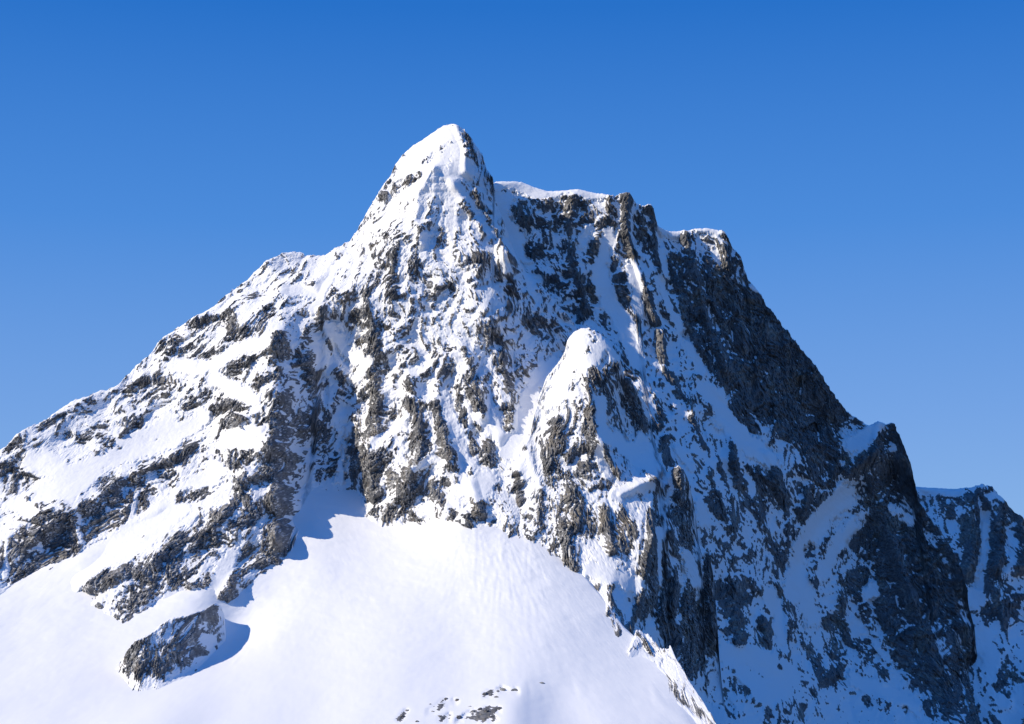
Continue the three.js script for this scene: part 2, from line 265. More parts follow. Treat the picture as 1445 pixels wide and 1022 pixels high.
// main peak with its long sunlit flank
{
  const contact = pairs('-60,858 0,838 35,831 77,806 110,846 129,856 174,864 194,861 242,836 278,830 323,832 340,797 381,798 403,780 412,735 425,700 455,690 490,684 503,692 520,728 560,740 600,748 650,736 690,745 715,748');
  const pts = [];
  for (const [u, v] of contact) { pts.push([u, v, sAt(u, v) - 1]); if (contact.every(([a, b]) => Math.hypot(a - u, b - v - 45) > 36)) pts.push([u, v + 45, sAt(u, v + 45) + 30]); }
  pts.push([318, 838, sAt(318, 838) - 6], [328, 822, sAt(328, 822) - 10], [334, 808, sAt(334, 808) - 10], [80, 848, sAt(80, 848) + 14], [62, 856, sAt(62, 856) + 18], [142, 755, sAt(142, 755) - 2], [130, 792, sAt(130, 792) - 1], [120, 815, sAt(120, 815) - 8], [170, 815, sAt(170, 815) - 22], [230, 790, sAt(230, 790) - 26], [300, 770, 1706], [300, 800, 1684],
    [100, 720, 1752], [30, 770, 1712], [200, 700, 1796], [180, 640, 1862], [80, 660, 1832], [300, 600, 1898], [260, 540, 1934], [320, 680, 1806], [0, 720, 1790],
    [385, 480, 1920], [395, 560, 1858], [386, 635, 1796], [391, 700, 1758], [396, 750, 1734],
    [350, 440, 1995], [420, 420, 2012], [450, 560, 1962], [440, 640, 1912], [430, 680, 1876], [490, 670, 1908], [470, 500, 1994],
    [500, 600, 1934], [510, 530, 1958], [480, 440, 1992], [450, 395, 2030],
    [615, 250, 2066], [560, 330, 2036], [540, 430, 1986], [600, 400, 2004], [600, 480, 1962], [690, 440, 1968], [720, 360, 2030], [660, 340, 2038], [650, 490, 1948], [580, 560, 1914], [520, 640, 1868], [600, 640, 1842], [640, 600, 1866], [680, 620, 1850], [700, 540, 1930], [690, 690, 1790], [560, 690, 1822],
    [745, 470, 2030], [790, 470, 2072], [740, 610, 1858], [772, 540, 1985], [716, 645, 1826], [740, 540, 1964], [720, 700, 1792],
    [660, 230, 2094], [672, 300, 2072]);
  mass({
    name: 'mountain', data: { kind: 'structure', label: 'pointed main peak plastered with snow over dark rock' }, seed: 21, step: 0.76, rows: 690, frost: 0.34, grain: 0.7, rough: 1, fine: 1, snow: 1.55, ledge: 3.3, dip: 0.5, apex: [690, -260, 2080], mean: 1940, backDepth: 420, most: 280, least: 60,
    points: pts,
    top: [[-90, 690, 1850], [-40, 662, 1860], [0, 638, 1870], [16, 625, 1876], [32, 609, 1882], [52, 600, 1890], [74, 587, 1900], [90, 574, 1908], [107, 564, 1915], [129, 559, 1922, 1.5], [142, 551, 1928, 1.5], [152, 552, 1932, 1.5], [174, 541, 1945], [181, 528, 1950], [192, 515, 1956], [210, 504, 1964], [223, 485, 1972], [236, 472, 1978], [260, 459, 1990, 1], [277, 449, 1996, 1], [304, 434, 2008, 1], [327, 413, 2020], [351, 394, 2032, 2], [363, 381, 2040, 2], [377, 369, 2046, 2.5], [404, 357.5, 2058, 2], [418, 354, 2062, 2], [430, 358, 2066, 2], [448, 362, 2072, 2], [459, 360, 2074, 2.5], [471, 353, 2076, 2], [492, 341, 2080, 2], [503.5, 326, 2082], [512, 310, 2084], [524, 291, 2086], [536, 273, 2088], [542, 260, 2090], [552, 248, 2092, 1], [558, 232, 2094, 0.6], [568, 219, 2096, 0.6], [583, 203, 2099, 0.5, 10], [597, 194, 2102, 0.5, 12], [612, 184, 2106, 0.4, 12], [627, 175, 2110, 0.4, 12], [638, 173.5, 2112, 0.5, 10], [644, 178, 2114, 1, 6], [656, 185, 2118, 2.5, 5], [663.5, 193, 2120, 2.5, 4], [671, 204, 2122, 2.5, 4], [680, 215, 2124, 2.5, 4], [684, 228, 2122, 2.5, 4], [687, 241, 2120, 2.5, 4], [696, 253, 2114, 2, 4], [698, 280, 2108, 1, 4], [704, 297, 2104, 1, 4], [712, 317, 2100, 1, 4], [721, 341, 2096, 1, 4], [729.5, 364, 2094, 1, 4], [744, 385, 2094, 1, 4], [762, 402, 2094, 1, 4], [780, 423, 2092, 1, 4], [806, 451, 2088, 1, 4], [840, 500, 2070, 1, 4], [880, 570, 2040, 1, 4]].map(([u, v, d, ...r]) => [u, v, d + 50 * sstep(0, 250, u) * (1 - sstep(540, 690, u)), ...r]),
    bottom: pairs('-90,890 35,865 77,850 110,880 174,898 242,872 323,868 403,815 430,735 490,720 520,765 600,783 715,785 800,760 880,760'),
    ridges: `
      photo 9 7 398,640; 10 6 405,668; -6 5 402,654; 9 6 400,690; -5 5 404,680; 10 6 392,612; -6 5 396,626; 9 6 397,588; 8 5 409,716; 7 5 406,735; 8 6 398,560; -6 5 396,574
      a 12 36 560,110 600,200 610,330; 9 40 650,430 700,520 760,640 820,740; 12 40 450,310 380,430 370,560 400,680; -11 45 470,330 530,470 540,600 520,740 590,800; -10 30 400,560 410,680 450,760; 10 40 540,380 600,480 680,600 780,700 800,800; -8 40 620,480 700,600; 9 30 470,880 440,960
      a 9 50 330,360 220,440; 8 45 260,700 250,900; -8 40 170,640 110,800
      c 9 60 730,100 800,200 830,300; 13 70 800,430 770,560 810,640 790,800 790,980; -12 60 900,260 1000,280 1080,120; -16 60 1050,400 1130,520 1160,640 1120,800 1080,960; 11 45 1000,340 1040,480 1080,640; 12 55 1220,250 1250,420 1280,560; 8 45 930,430 960,620 980,800
      c 10 50 380,400 540,350 680,280; -8 55 430,600 650,510 790,430; 10 45 100,700 200,660 300,500; 8 45 480,800 620,780; -7 55 480,660 650,740
      d 14 45 60,760 230,640 300,600; 14 45 400,540 520,440; 10 40 620,400 840,300; -10 55 100,960 440,730 740,580; 12 50 400,880 640,820 780,690; 10 40 840,720 1000,560; 12 45 1060,440 1170,400; 14 40 1200,380 1230,560 1220,700
      e 14 55 260,200 300,400 260,640 280,820; 16 55 440,330 480,480 500,640 420,820; 12 45 560,420 600,560 620,700; -12 35 380,480 300,600; -10 45 620,300 640,480 690,620 760,700; 10 45 690,180 730,320 770,480; 12 45 800,590 800,680; -22 60 1130,190 1000,350 940,540 880,650; -10 30 700,400 740,560; 9 45 850,200 900,380 900,520; 12 40 720,780 760,900; -12 45 170,520 150,680; 8 45 540,780 600,900`,
    cover: `
      a 2.1 190 300,520 480,470 660,520; 1.8 190 430,760 620,760
      photo -2.2 9 312,848 325,825 338,802
      photo -3.5 15 372,792 398,780 404,745 402,700 398,650; -3 14 350,790 380,770; -3 12 394,600 398,640
      a 4 70 300,330 420,320 520,330 600,300; 3 60 330,420 450,400 560,420; 5 80 330,270 420,190 520,140; 4 50 480,260 560,200 560,300; -1.5 28 205,440 250,400 330,360 380,335; -1.2 22 610,150 650,230 680,300 730,370; -0.5 20 620,370 640,440 700,520; -2.5 16 680,490 720,520; 2.5 40 450,330 380,470 380,560; 3 30 540,380 530,470 540,600 510,700; 3 30 420,620 400,720; 2 35 620,480 700,560 780,640
      a -1 30 480,600 500,660; -1.2 40 200,620 120,700; -1.5 40 260,690 230,780 270,860 260,920; -1.5 35 350,740 370,830; -2.5 25 420,830 430,900; -2.5 20 510,820 550,900; -2 30 640,740 700,720 750,830; -1.5 35 830,900 820,980; 2.5 30 730,880 700,960; 1.5 30 480,900 470,1000; -1.5 25 120,880 200,850; 2.5 30 780,700 800,800
      c -2.5 38 400,420 470,390 560,390 600,440 690,440 760,340; -1.5 30 560,470 660,470; -2 30 660,270 700,260; -2.5 35 840,160 870,150; -2 38 230,520 300,480 370,520 460,530; -1.8 30 310,540 480,560; -2.2 55 90,720 180,680 260,690; -2 30 120,770 200,740
      c 5 45 300,600 430,610 520,570 640,510 740,480 800,430; 5 40 880,230 980,260 1020,190; 5 35 960,330 1000,280 1060,130 1110,90; 3 35 1080,420 1120,520 1180,560; 5 30 1180,640 1230,580; 4 40 830,250 900,240; 3 30 700,200 780,130
      c -1.8 40 580,600 640,580; -1 30 600,640 560,650; -1.5 30 440,740; -1.8 35 350,790 380,780; -2.2 50 500,810 580,800 590,860; -1.5 25 530,880 600,870; 5 40 480,660 600,730 680,760; 5 50 330,930 430,850; 5 50 550,960 700,900; 5 50 60,960 180,930 270,860; 3 35 30,560 0,600; -1 40 60,900 100,880; -1 30 220,970; -2 50 350,980 400,990; -1.5 30 700,690 780,660; -1.5 30 720,860
      c -2 40 810,470 830,560; -2.2 50 900,560 920,680 900,800; -2 45 970,700 990,860 1000,960; -2 40 860,900 900,1000; -1.5 30 1080,650 1130,720; 2 30 1000,480 1040,600 1060,760 1100,880; -2.5 35 1150,960 1170,1000; -1.5 25 1070,1000; -1.2 40 1220,250 1280,180; -1.8 45 1180,360 1250,440; -2.2 35 1230,530 1280,510; -1.5 30 1340,260; -2 50 1290,640 1250,740 1230,850 1320,900; 3 30 1140,680 1160,760
      d -2 25 50,290 90,265; -2.2 30 30,370 80,350; -2.2 38 60,460 120,440 40,400; -2.2 28 220,180 270,160; -2 28 180,200; -2.2 38 370,240 440,210; -1.8 25 290,230; -1.5 30 560,210 610,180; -1.2 25 480,260; -2 20 405,85
      d 5 50 150,330 300,400 500,330 640,290 760,260; 5 50 200,480 320,480 420,380; 4 35 60,530 150,570; 4 40 820,190 880,170; 5 50 700,200 800,220
      d -3 50 20,760 100,690 200,620; -3.5 75 120,830 230,760 290,680; -3 40 250,600 300,600; -3 45 390,560 430,600 400,650; -3 45 480,440 520,500 530,580; -2.5 35 600,430 610,540; -2.5 30 650,480; -2.5 40 700,360 740,410; -2.5 40 800,340 840,290; -1.5 30 480,640 530,620; -1.5 20 620,370 680,350; 2 10 350,500 345,640 360,700; 2 10 40,700 25,850; 1.5 9 600,480 570,590
      d 6 50 100,960 300,840 450,730 600,640 740,560; 5 45 300,930 430,800 640,700 740,600; 5 35 560,640 800,560; 5 35 930,350 950,430 830,470; 4 40 850,430 980,400; 4 40 1000,260 1120,260
      d -2 35 1030,350 1080,330; -1.8 30 800,500 900,490; -2.8 45 1060,450 1050,520; -2.5 40 1140,430 1180,380; -2 35 1160,520 1100,600 1040,620; -2.5 50 1200,600 1220,680 1180,760 1100,770
      d -3 45 370,940 430,880 480,850; -3 55 580,960 640,900 720,820 760,740; -2.5 40 560,830 620,800; -3 45 780,860 850,760 950,680; -2.8 40 800,670 860,660 920,600 1000,560; -2 30 880,890 960,830 1020,800; -1.5 25 1000,700; -3 30 900,1000 960,990
      d 5 45 760,960 850,960 920,930; 4 40 1010,760 960,880; -2 40 1290,130 1310,200 1290,330; -2 35 1240,330 1260,420; -1.5 30 1290,540; 1 30 1240,250 1280,290
      e -2.2 40 20,300 30,400 40,480; -2.2 40 90,560 110,640 80,720; -2 30 170,370 180,330; -1.8 35 30,600 30,740; 2 35 110,420 150,500 130,600; 4 30 80,70 160,180 190,230; 5 35 200,130 260,220 200,300; 4 30 170,520 150,700 130,760
      e -2 35 260,180 300,190; -1.8 45 240,130 320,80; -2.2 40 320,270 290,300; -2.2 50 250,400 330,460 280,520 220,560; -2.2 40 390,420 350,480; -3 50 470,440 480,560 470,650 520,600; -2.5 40 560,430 580,540 600,640; -3 60 240,690 320,680 260,760 300,830; -2.5 45 360,800 400,720 430,860 350,920; -2.5 45 510,760 540,820 480,790; -2.5 30 590,780 600,880; -2.5 40 190,580 190,720 200,790; -2 40 450,940 530,960; -1.5 30 300,890
      e 3 22 430,470 370,540 280,590; 2.5 18 470,720 540,660 600,690; 2 30 560,890 500,900; 1 35 420,150 480,230 520,330; -1 30 540,170; -1.8 30 620,170; -2 35 640,350 660,430 690,500; -2 30 620,260; 2.5 28 600,380 640,520 690,640 740,690; 3 25 650,200 690,260; -2.8 35 730,310 740,400 760,500; 2 10 710,420 712,560; -3 32 735,560 745,630; -3 42 800,600 790,660; -1.8 30 850,650
      e -1.8 35 810,110 870,190 850,260; -2 35 900,240 900,330; -2 35 800,310 820,400; -2 35 880,440 890,520; -2.2 60 1060,90 1000,60; 6 45 1100,220 1000,330 960,450 930,560 890,640; 5 30 800,480 850,560 880,640; 3 25 740,470 800,540; 5 50 700,800 780,760 760,820; 4 35 650,860 620,900; -2.5 30 770,890 770,930; -2.2 22 640,910; -2.2 22 715,930; -2 25 810,940; -1.5 20 840,800`,
  });
}

// buttress with a white horn on top, standing before the rear wall
{
  const contact = pairs('720,748 745,758 780,782 800,797 830,820 850,862 880,893');
  const pts = [];
  for (const [u, v] of contact) pts.push([u, v, sAt(u, v) - 1], [u, v + 40, sAt(u, v + 40) + 28]);
  pts.push([838, 485, 1890], [812, 490, 1892], [856, 500, 1886], [864, 520, 1886], [850, 530, 1870], [840, 505, 1878], [832, 540, 1860], [836, 575, 1838], [846, 618, 1812], [880, 680, 1800], [885, 692, 1796], [923, 680, 1812], [924, 760, 1752], [918, 790, 1738], [906, 835, 1712], [893, 880, 1690], [905, 900, 1682],
    [770, 575, 1868], [745, 640, 1818], [790, 600, 1832], [800, 540, 1874], [790, 700, 1764], [850, 700, 1776], [850, 780, 1720], [760, 700, 1772], [870, 840, 1676],
    [880, 610, 1890], [870, 560, 1900], [915, 590, 1935], [905, 650, 1870], [935, 700, 1850], [955, 670, 1856], [960, 740, 1850], [978, 720, 1900], [940, 800, 1800], [965, 800, 1836], [945, 860, 1776], [990, 800, 1876], [1005, 860, 1880], [960, 920, 1786], [990, 930, 1850], [930, 930, 1730], [990, 980, 1830], [950, 980, 1740]);
  mass({
    name: 'rock_buttress', data: { label: 'rock buttress capped by a white horn, half in shadow, above the snow field', category: 'rock buttress' }, seed: 44, step: 0.8, rows: 520, frost: 0.28, rough: 0.6, fine: 1.6, snow: 0.6, ledge: 4.2, dip: -0.3, apex: [850, 120, 1850], mean: 1820, backDepth: 260, most: 120, least: 60,
    points: pts,
    top: [[696, 764, 1752, 0.5, 2], [710, 742, 1768, 1, 3], [717, 705, 1790, 1.5, 4], [723, 660, 1822, 1.5, 5], [731, 640, 1834, 1.5, 5], [747, 615, 1850, 2, 5], [756, 575, 1878, 1.5], [763, 553, 1888, 1], [772, 531, 1896, 1], [784.5, 515, 1902, 1], [797, 496, 1906, 1], [801, 478, 1908, 0.8, 9], [810, 466, 1908, 0.6, 12], [820, 461, 1908, 0.5, 14], [831.5, 460, 1906, 0.5, 14], [849, 470, 1904, 1, 12], [864, 487, 1902, 1, 10], [874, 503, 1902, 1.5, 7], [881, 530, 1906, 2, 4], [888, 534, 1916, 2, 4], [900, 549.5, 1925, 2, 4], [916, 578, 1945, 1.5, 4], [921, 612, 1935, 1.5, 4], [929, 640, 1915, 1, 4], [940, 668, 1890, 1, 3], [947, 662, 1872, 2, 4], [957, 657.5, 1872, 2, 4], [966, 665, 1880, 2, 4], [975, 690, 1896, 2, 4], [980, 722, 1910, 1, 3], [985, 766, 1905, 1, 3], [998, 779, 1900, 1.5, 3], [1005.5, 804, 1900, 1, 3], [1010, 848, 1896, 1, 3], [1013, 901, 1884, 1, 3], [1020, 985, 1860, 1, 3]],
    bottom: pairs('696,785 745,792 800,830 850,900 880,935 930,985 960,1010 1020,1030'),
    ridges: `
      f 7 60 425,300 415,400 440,520 470,590; -12 60 500,500 600,620 690,690; 12 35 590,320 620,400 660,520; 12 30 470,600 540,720; 14 35 560,830 640,790 715,760; -10 30 180,640 230,800; 12 40 100,690 100,850; 10 50 270,500 300,620; 12 35 820,720 830,850; -14 25 750,760 740,900; -10 40 330,690 400,640; 8 40 340,800 360,960
      h 14 30 700,20 690,200 660,340 640,480 600,590; -12 30 735,150 735,420 700,560; 10 28 800,320 790,500; -10 28 850,300 830,420 810,560; 10 30 950,260 950,460 970,660; 10 40 480,60 520,240; 8 40 300,120 350,330`,
    cover: `
      f 4 45 480,120 540,190 570,250; 5 60 380,120 340,230 280,330 260,400; 4 45 460,170 400,260; 3 40 340,380; -2 35 270,500 260,600; -1.5 40 330,480 330,600; -3 35 420,460 410,550; -2.8 40 350,660 400,620; -1.2 40 180,560 240,650; -1.8 25 430,270 450,310; -2 25 510,380 520,430; -2.2 50 600,400 640,480 660,520; -1.5 30 590,340; 6 60 500,560 600,620 690,700 660,600; 5 35 470,400 480,500; 1.5 30 540,250 490,330
      f 3 25 150,640 160,720 200,780; 4 35 100,680 130,740; -2.5 35 85,750 100,850; -1.8 30 90,950; -2 25 150,930; -2.2 60 260,740 330,780 400,700; -2.2 70 330,880 420,930 350,980; -1.8 45 480,680 500,770; 2.5 25 460,620 500,740; 4 35 540,830 620,790 700,790; -2.2 60 500,920 560,970; 3 25 690,830 700,920 660,1000; -1 25 650,900; -1.2 40 220,940 230,840; -3 25 740,790 735,950; 1 30 810,740; -2.2 40 820,850 850,950 870,880
      h -2.3 60 330,80 300,170 260,250; -2.5 70 430,120 550,120 590,200; -1.5 30 160,220 220,260 320,300; 3 30 430,250 500,290; 4 50 430,340 560,360 620,400; 1 40 500,440 580,480; -1.2 30 430,400; 1.5 20 660,30 650,180 620,260; -2 25 690,80 670,250 660,330; -1.5 25 560,540 600,590
      h -4 60 730,330 760,560 800,640; -3.5 70 820,450 900,600 880,740; -4 40 950,300 950,500 960,680; -2.5 40 780,60 840,140 860,220; 5 35 850,270 880,330 900,380; 2 12 735,200 735,400; -3 40 640,500 640,570`,
  });
}

// rear wall, all in the shadow of the peak
const wallDepth = ([u, v, d, ...r]) => [u, v, (d < 2150 ? d : 2150 + (d - 2150) * 0.63) + sstep(1060, 1230, u) * (70 * sstep(540, 620, v) + 100 * sstep(620, 800, v) + 50 * sstep(850, 1000, v)) + 75 * sstep(1228, 1245, u) * (1 - sstep(640, 800, v)), ...r];
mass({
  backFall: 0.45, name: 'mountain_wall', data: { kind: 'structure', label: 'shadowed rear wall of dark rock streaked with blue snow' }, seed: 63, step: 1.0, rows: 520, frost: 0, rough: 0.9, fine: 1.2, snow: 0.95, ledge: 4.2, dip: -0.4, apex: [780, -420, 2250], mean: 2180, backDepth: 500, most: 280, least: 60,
  points: [[720, 300, 2195], [800, 300, 2222], [870, 310, 2228], [720, 345, 2172], [780, 400, 2150], [850, 400, 2172], [900, 400, 2208], [950, 400, 2305], [1000, 400, 2372], [1040, 420, 2432],
    [806, 460, 2128], [870, 500, 2086], [920, 500, 2132], [970, 500, 2222], [1030, 500, 2342], [1100, 510, 2440], [850, 600, 1990], [925, 600, 2022], [980, 600, 2112], [1040, 600, 2226], [1100, 600, 2352], [1170, 600, 2458],
    [930, 700, 1930], [985, 700, 1992], [1040, 700, 2104], [1100, 700, 2236], [1150, 690, 2292], [1200, 680, 2340], [1250, 690, 2320], [940, 800, 1900], [1000, 800, 1962], [1050, 800, 2064], [1110, 800, 2182], [1180, 800, 2206], [1240, 800, 2212], [1310, 800, 2215],
    [950, 900, 1870], [1010, 900, 1932], [1060, 900, 2004], [1120, 900, 2092], [1180, 900, 2112], [1250, 900, 2118], [1340, 900, 2130], [960, 1000, 1800], [1010, 1000, 1832], [1080, 1000, 1882], [1180, 1000, 1942], [1300, 1000, 1992], [1380, 1000, 2040], [1000, 1090, 1700], [1200, 1090, 1780], [1400, 1090, 1880], [1230, 640, 2372], [1210, 720, 2300]].map(wallDepth),
  top: [[640, 300, 2185, 0.3, 8], [700, 255, 2205, 0.3, 8], [735, 255, 2232, 0.3, 9], [757, 264, 2238, 0.3, 8], [772, 270, 2240, 0.5, 6], [800, 268, 2242, 0.4, 9], [815, 266, 2244, 0.4, 8], [850, 274, 2246, 1.5, 6], [868, 278, 2248, 2, 4], [880, 274, 2250, 2.5, 4], [888, 274, 2252, 2.5, 4], [896, 283, 2262, 2, 4], [906, 290, 2285, 1, 5], [920, 290, 2300, 1, 5], [925, 305, 2320, 1.5, 4], [928, 320, 2350, 0.8, 5], [940, 326, 2385, 0.5, 7], [955, 327, 2405, 0.5, 8], [980, 321, 2425, 0.5, 9], [1000, 321, 2440, 0.6, 8], [1020, 326, 2450, 1.2, 5], [1030, 345, 2456, 1.5, 4], [1045, 362, 2462, 1.5, 4], [1055, 395, 2468, 1.5, 4], [1070, 412, 2474, 3, 4], [1095, 450, 2482, 3.2, 4], [1120, 480, 2490, 3.2, 4], [1150, 515, 2500, 3, 4], [1180, 562, 2510, 1.2, 4], [1200, 585, 2500, 0.4, 6], [1226, 601, 2460, 0.4, 6], [1236, 596, 2420, 1.5, 4], [1250, 600, 2390, 1, 4], [1260, 596, 2352, 2.5, 3], [1268, 620, 2344, 2, 3], [1281, 655, 2330, 2, 3], [1287, 690, 2318, 2, 3], [1296, 715, 2305, 2, 3], [1325, 750, 2285, 2, 3], [1345, 785, 2265, 2, 3], [1360, 830, 2230, 2, 3], [1372, 890, 2195, 2, 3], [1384, 960, 2150, 2, 3], [1395, 1030, 2110, 2, 3], [1410, 1090, 2080, 2, 3]].map(wallDepth),
  bottom: pairs('640,345 720,425 806,545 880,650 925,770 950,1000 985,1085 1200,1085 1410,1110'),
  ridges: `
    b 18 40 700,170 690,280 700,380 760,560 830,760; -16 50 610,320 580,480 600,640 720,860; 12 40 440,180 420,320 440,500 500,700; -10 40 540,340 480,420; -12 40 850,340 880,520 950,760 1060,1000; 14 45 820,220 830,400 870,560; 18 50 980,360 1010,520 1080,760 1170,1000; -8 30 1060,600 1120,860; 12 50 1160,360 1200,600 1260,880; 10 45 180,230 220,290; 10 40 350,560 400,600
    f 14 40 740,100 760,260 860,420 930,600; -12 45 600,140 700,330 780,450; -12 50 940,350 1110,540 1250,640; 12 35 1060,600 1080,760; 10 35 960,560 1010,700 1060,840
    g 16 45 680,290 650,400 560,470; 18 45 740,280 780,420 830,600 930,740 1020,950; -18 70 600,540 450,680 360,860; 14 55 690,640 740,820 800,980; 14 40 230,400 290,560; 10 40 90,420 200,640 280,820; -10 40 20,650 160,850; 12 40 400,540 370,640; 8 40 520,450 490,500
    i 12 50 100,400 120,640; 12 40 220,560 250,660; -14 50 280,480 300,640 420,740; 14 40 330,560 340,680; 14 60 560,440 600,640 760,820; 12 60 800,200 880,480 980,760; -12 40 700,420 760,600; 12 50 1080,500 1170,760 1200,940; -10 60 150,760 300,860; 10 40 480,820 560,780; 8 50 700,900 950,950`,
  cover: `
    photo -4 45 1000,400 1080,480 1140,580 1160,640; -3.8 38 1050,420 1120,505 1165,580; -3.8 36 965,390 1010,500 1060,565; -4 62 1250,740 1290,820 1320,900 1350,970
    b 6 40 90,100 200,120 300,160; 6 60 100,180 110,280 170,380 200,440; 4 30 340,150 450,140 560,160; -3.5 50 190,230 200,270; -2.8 35 280,290; -2.5 45 370,230 380,310; -1.5 40 420,180 470,230 500,300; -2 30 600,290; -2.5 35 540,430 530,390; -2 45 240,420 290,440; -2.2 45 400,420 430,520 410,570; -2 40 340,580 360,600; -2.2 45 480,580 510,680 470,740; -1.5 30 380,480
    b 5 40 610,340 590,430 560,560 620,650; 5 50 560,520 620,680 700,780 730,900; 3 30 510,320 480,400; -2 22 580,740 600,790; -2.2 22 660,870; 1 35 690,280 670,350; -2 35 700,380 720,440; -2.2 40 760,280 760,360 790,430; -2.2 25 820,400 840,500; -2 30 800,230; -1.5 35 680,180; -2.5 30 660,560 680,650; -2.8 35 780,640 830,780 850,920; 4 35 720,500 740,600 750,720; 4 35 850,570 900,680 960,800 1000,900 1060,1000; -1.8 25 900,600 940,700; 3 25 860,420 880,540; -1.5 30 990,830
    b -1.5 35 950,380 1000,350; -3.5 55 980,450 1020,580 1080,720; -4 80 1090,480 1160,620 1200,760 1250,900; -2 40 1200,420 1240,560; 1.5 25 1130,380 1120,470; 2 12 1060,760 1110,860 1160,970; 1.5 10 990,560 1050,640; 4 30 860,330 930,350; 4 25 1040,315 1130,335; 2 25 1300,600 1350,640
    f -3.5 90 1000,100 1130,250 1220,420; -3 50 1050,380 1140,470; -3 35 730,130 750,210; -2.5 35 830,380 880,400; 5 50 940,350 1020,440 1110,530 1180,600; 5 45 600,130 640,230; -2 35 790,300 850,330; -2.2 35 760,560 780,660; -2 30 770,430 720,520; -2 25 920,500 940,600; -2.8 30 1060,620 1070,720; -2 28 1000,590; -2.8 40 1230,700 1250,800; 3 30 900,620 980,700; -1.8 40 970,860 1010,900; 5 35 920,880 940,940; -1.5 30 1110,850 1090,960; -2.2 28 1180,680 1200,880; 2 25 1150,800; 4 25 820,620 880,700
    g -4 70 130,80 230,200 330,300 420,340; -4 80 350,80 420,180 480,280; -3 40 100,200 180,290; -3.5 45 280,540 300,590 260,470; 5 50 40,170 60,260 150,370 240,420; -3 25 95,430 110,490; -1.8 30 50,470 150,580; -2 25 220,640; -2.5 40 380,550 410,600 380,650; -2.8 30 515,460; -2 30 440,510; -1 30 570,300 600,290; 5 40 570,370 640,320 680,290; -3 40 620,440 690,360 730,310; -3.5 50 760,430 700,530 790,500; -3 35 800,540 810,590; 6 55 560,560 470,640 400,740 350,860 340,960; 4 40 620,650 520,750 450,880; -1.8 35 410,790; -1.8 30 600,740; -4 100 700,720 740,850 800,980; -4 60 830,700 900,850 970,950; -1 30 880,720 960,820 1020,940; -3.5 50 580,930 620,880; 4 30 640,960 660,930; 2 30 730,620 800,660; -1.8 40 270,760 290,830; 1.5 30 150,700 200,800; -3 50 60,960 130,960
    i -3.5 60 60,430 110,560 100,660; -3.5 45 220,590 230,650; -3 30 330,600; 5 45 260,450 300,540 300,640; 6 60 400,380 420,480 440,540; 6 55 60,700 200,740 350,800 250,900 150,800; -4 110 800,250 860,450 950,650 1000,850; -4 70 760,480 820,600 880,740; -3 50 600,410 640,360; 4 35 700,440 720,430; -2.8 50 540,560 590,640 540,700; -3 40 680,660 760,780; -3 50 450,720 500,820 560,800; -2 30 1080,650 1130,800; -3 40 1180,880 1130,920; -1 40 1020,600 1060,750; 5 40 640,820 780,880 900,940; -3 30 690,920; -3 18 862,958; -2.5 35 400,970; -2.5 25 450,880; -2.5 25 95,840 145,880; -2.5 14 300,765; -2.5 40 30,900; -2.5 30 80,950; -2 20 255,970; -3 45 980,980 1100,950`,
});

// farther ridge beyond the wall
const nearer = ([u, v, d, ...r]) => [u, v, d > 2400 ? 2400 + (d - 2400) * 0.55 : d + 0, ...r];
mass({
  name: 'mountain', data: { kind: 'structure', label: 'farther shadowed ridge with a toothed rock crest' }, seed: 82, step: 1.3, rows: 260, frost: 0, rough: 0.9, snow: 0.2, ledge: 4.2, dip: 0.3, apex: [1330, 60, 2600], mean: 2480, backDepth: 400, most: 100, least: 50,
  points: [[1350, 800, 2470], [1300, 760, 2540], [1445, 900, 2390], [1400, 1022, 2240], [1500, 1022, 2220], [1400, 850, 2400], [1460, 800, 2500], [1380, 920, 2350], [1340, 720, 2590], [1300, 900, 2420], [1300, 1000, 2280]].map(nearer),
  top: [[1240, 690, 2660, 0.4, 7], [1288, 685, 2655, 0.4, 7], [1310, 688, 2650, 0.4, 7], [1345, 690, 2645, 0.8, 6], [1375, 687, 2632, 1.5, 4], [1386, 683, 2622, 3, 3], [1400, 688, 2615, 2, 3], [1420, 712, 2608, 2, 3], [1434, 728, 2604, 1, 3], [1440, 727, 2602, 2.5, 3], [1446, 745, 2600, 1.5, 3], [1500, 790, 2590, 2, 3], [1560, 850, 2570, 2, 4]].map(nearer),
  bottom: pairs('1240,1060 1400,1070 1560,1070'),
  ridges: `
    g 14 45 1040,590 1050,720 1030,860; 14 40 1160,600 1160,720 1140,850; -16 30 1105,640 1110,760 1085,880 1060,980; 12 40 1240,660 1240,850; -8 50 900,600 980,700`,
  cover: `
    g -3 30 870,590; -2 40 960,590 1060,570; -3.5 55 1040,690 1050,800 1030,860; -3.5 45 1160,710 1140,830; 3 18 1110,680 1100,800 1080,890; -2 40 1190,640 1230,720; -1.5 40 1130,900 1200,960; 4 40 1060,960 1080,1000; 3 25 870,535 980,550
    i 5 45 1210,620 1260,760 1290,900; -2.8 40 1350,500 1240,520; -2.8 40 1300,860 1330,760; -2.8 35 1370,810; -1.5 30 1330,420`,
});

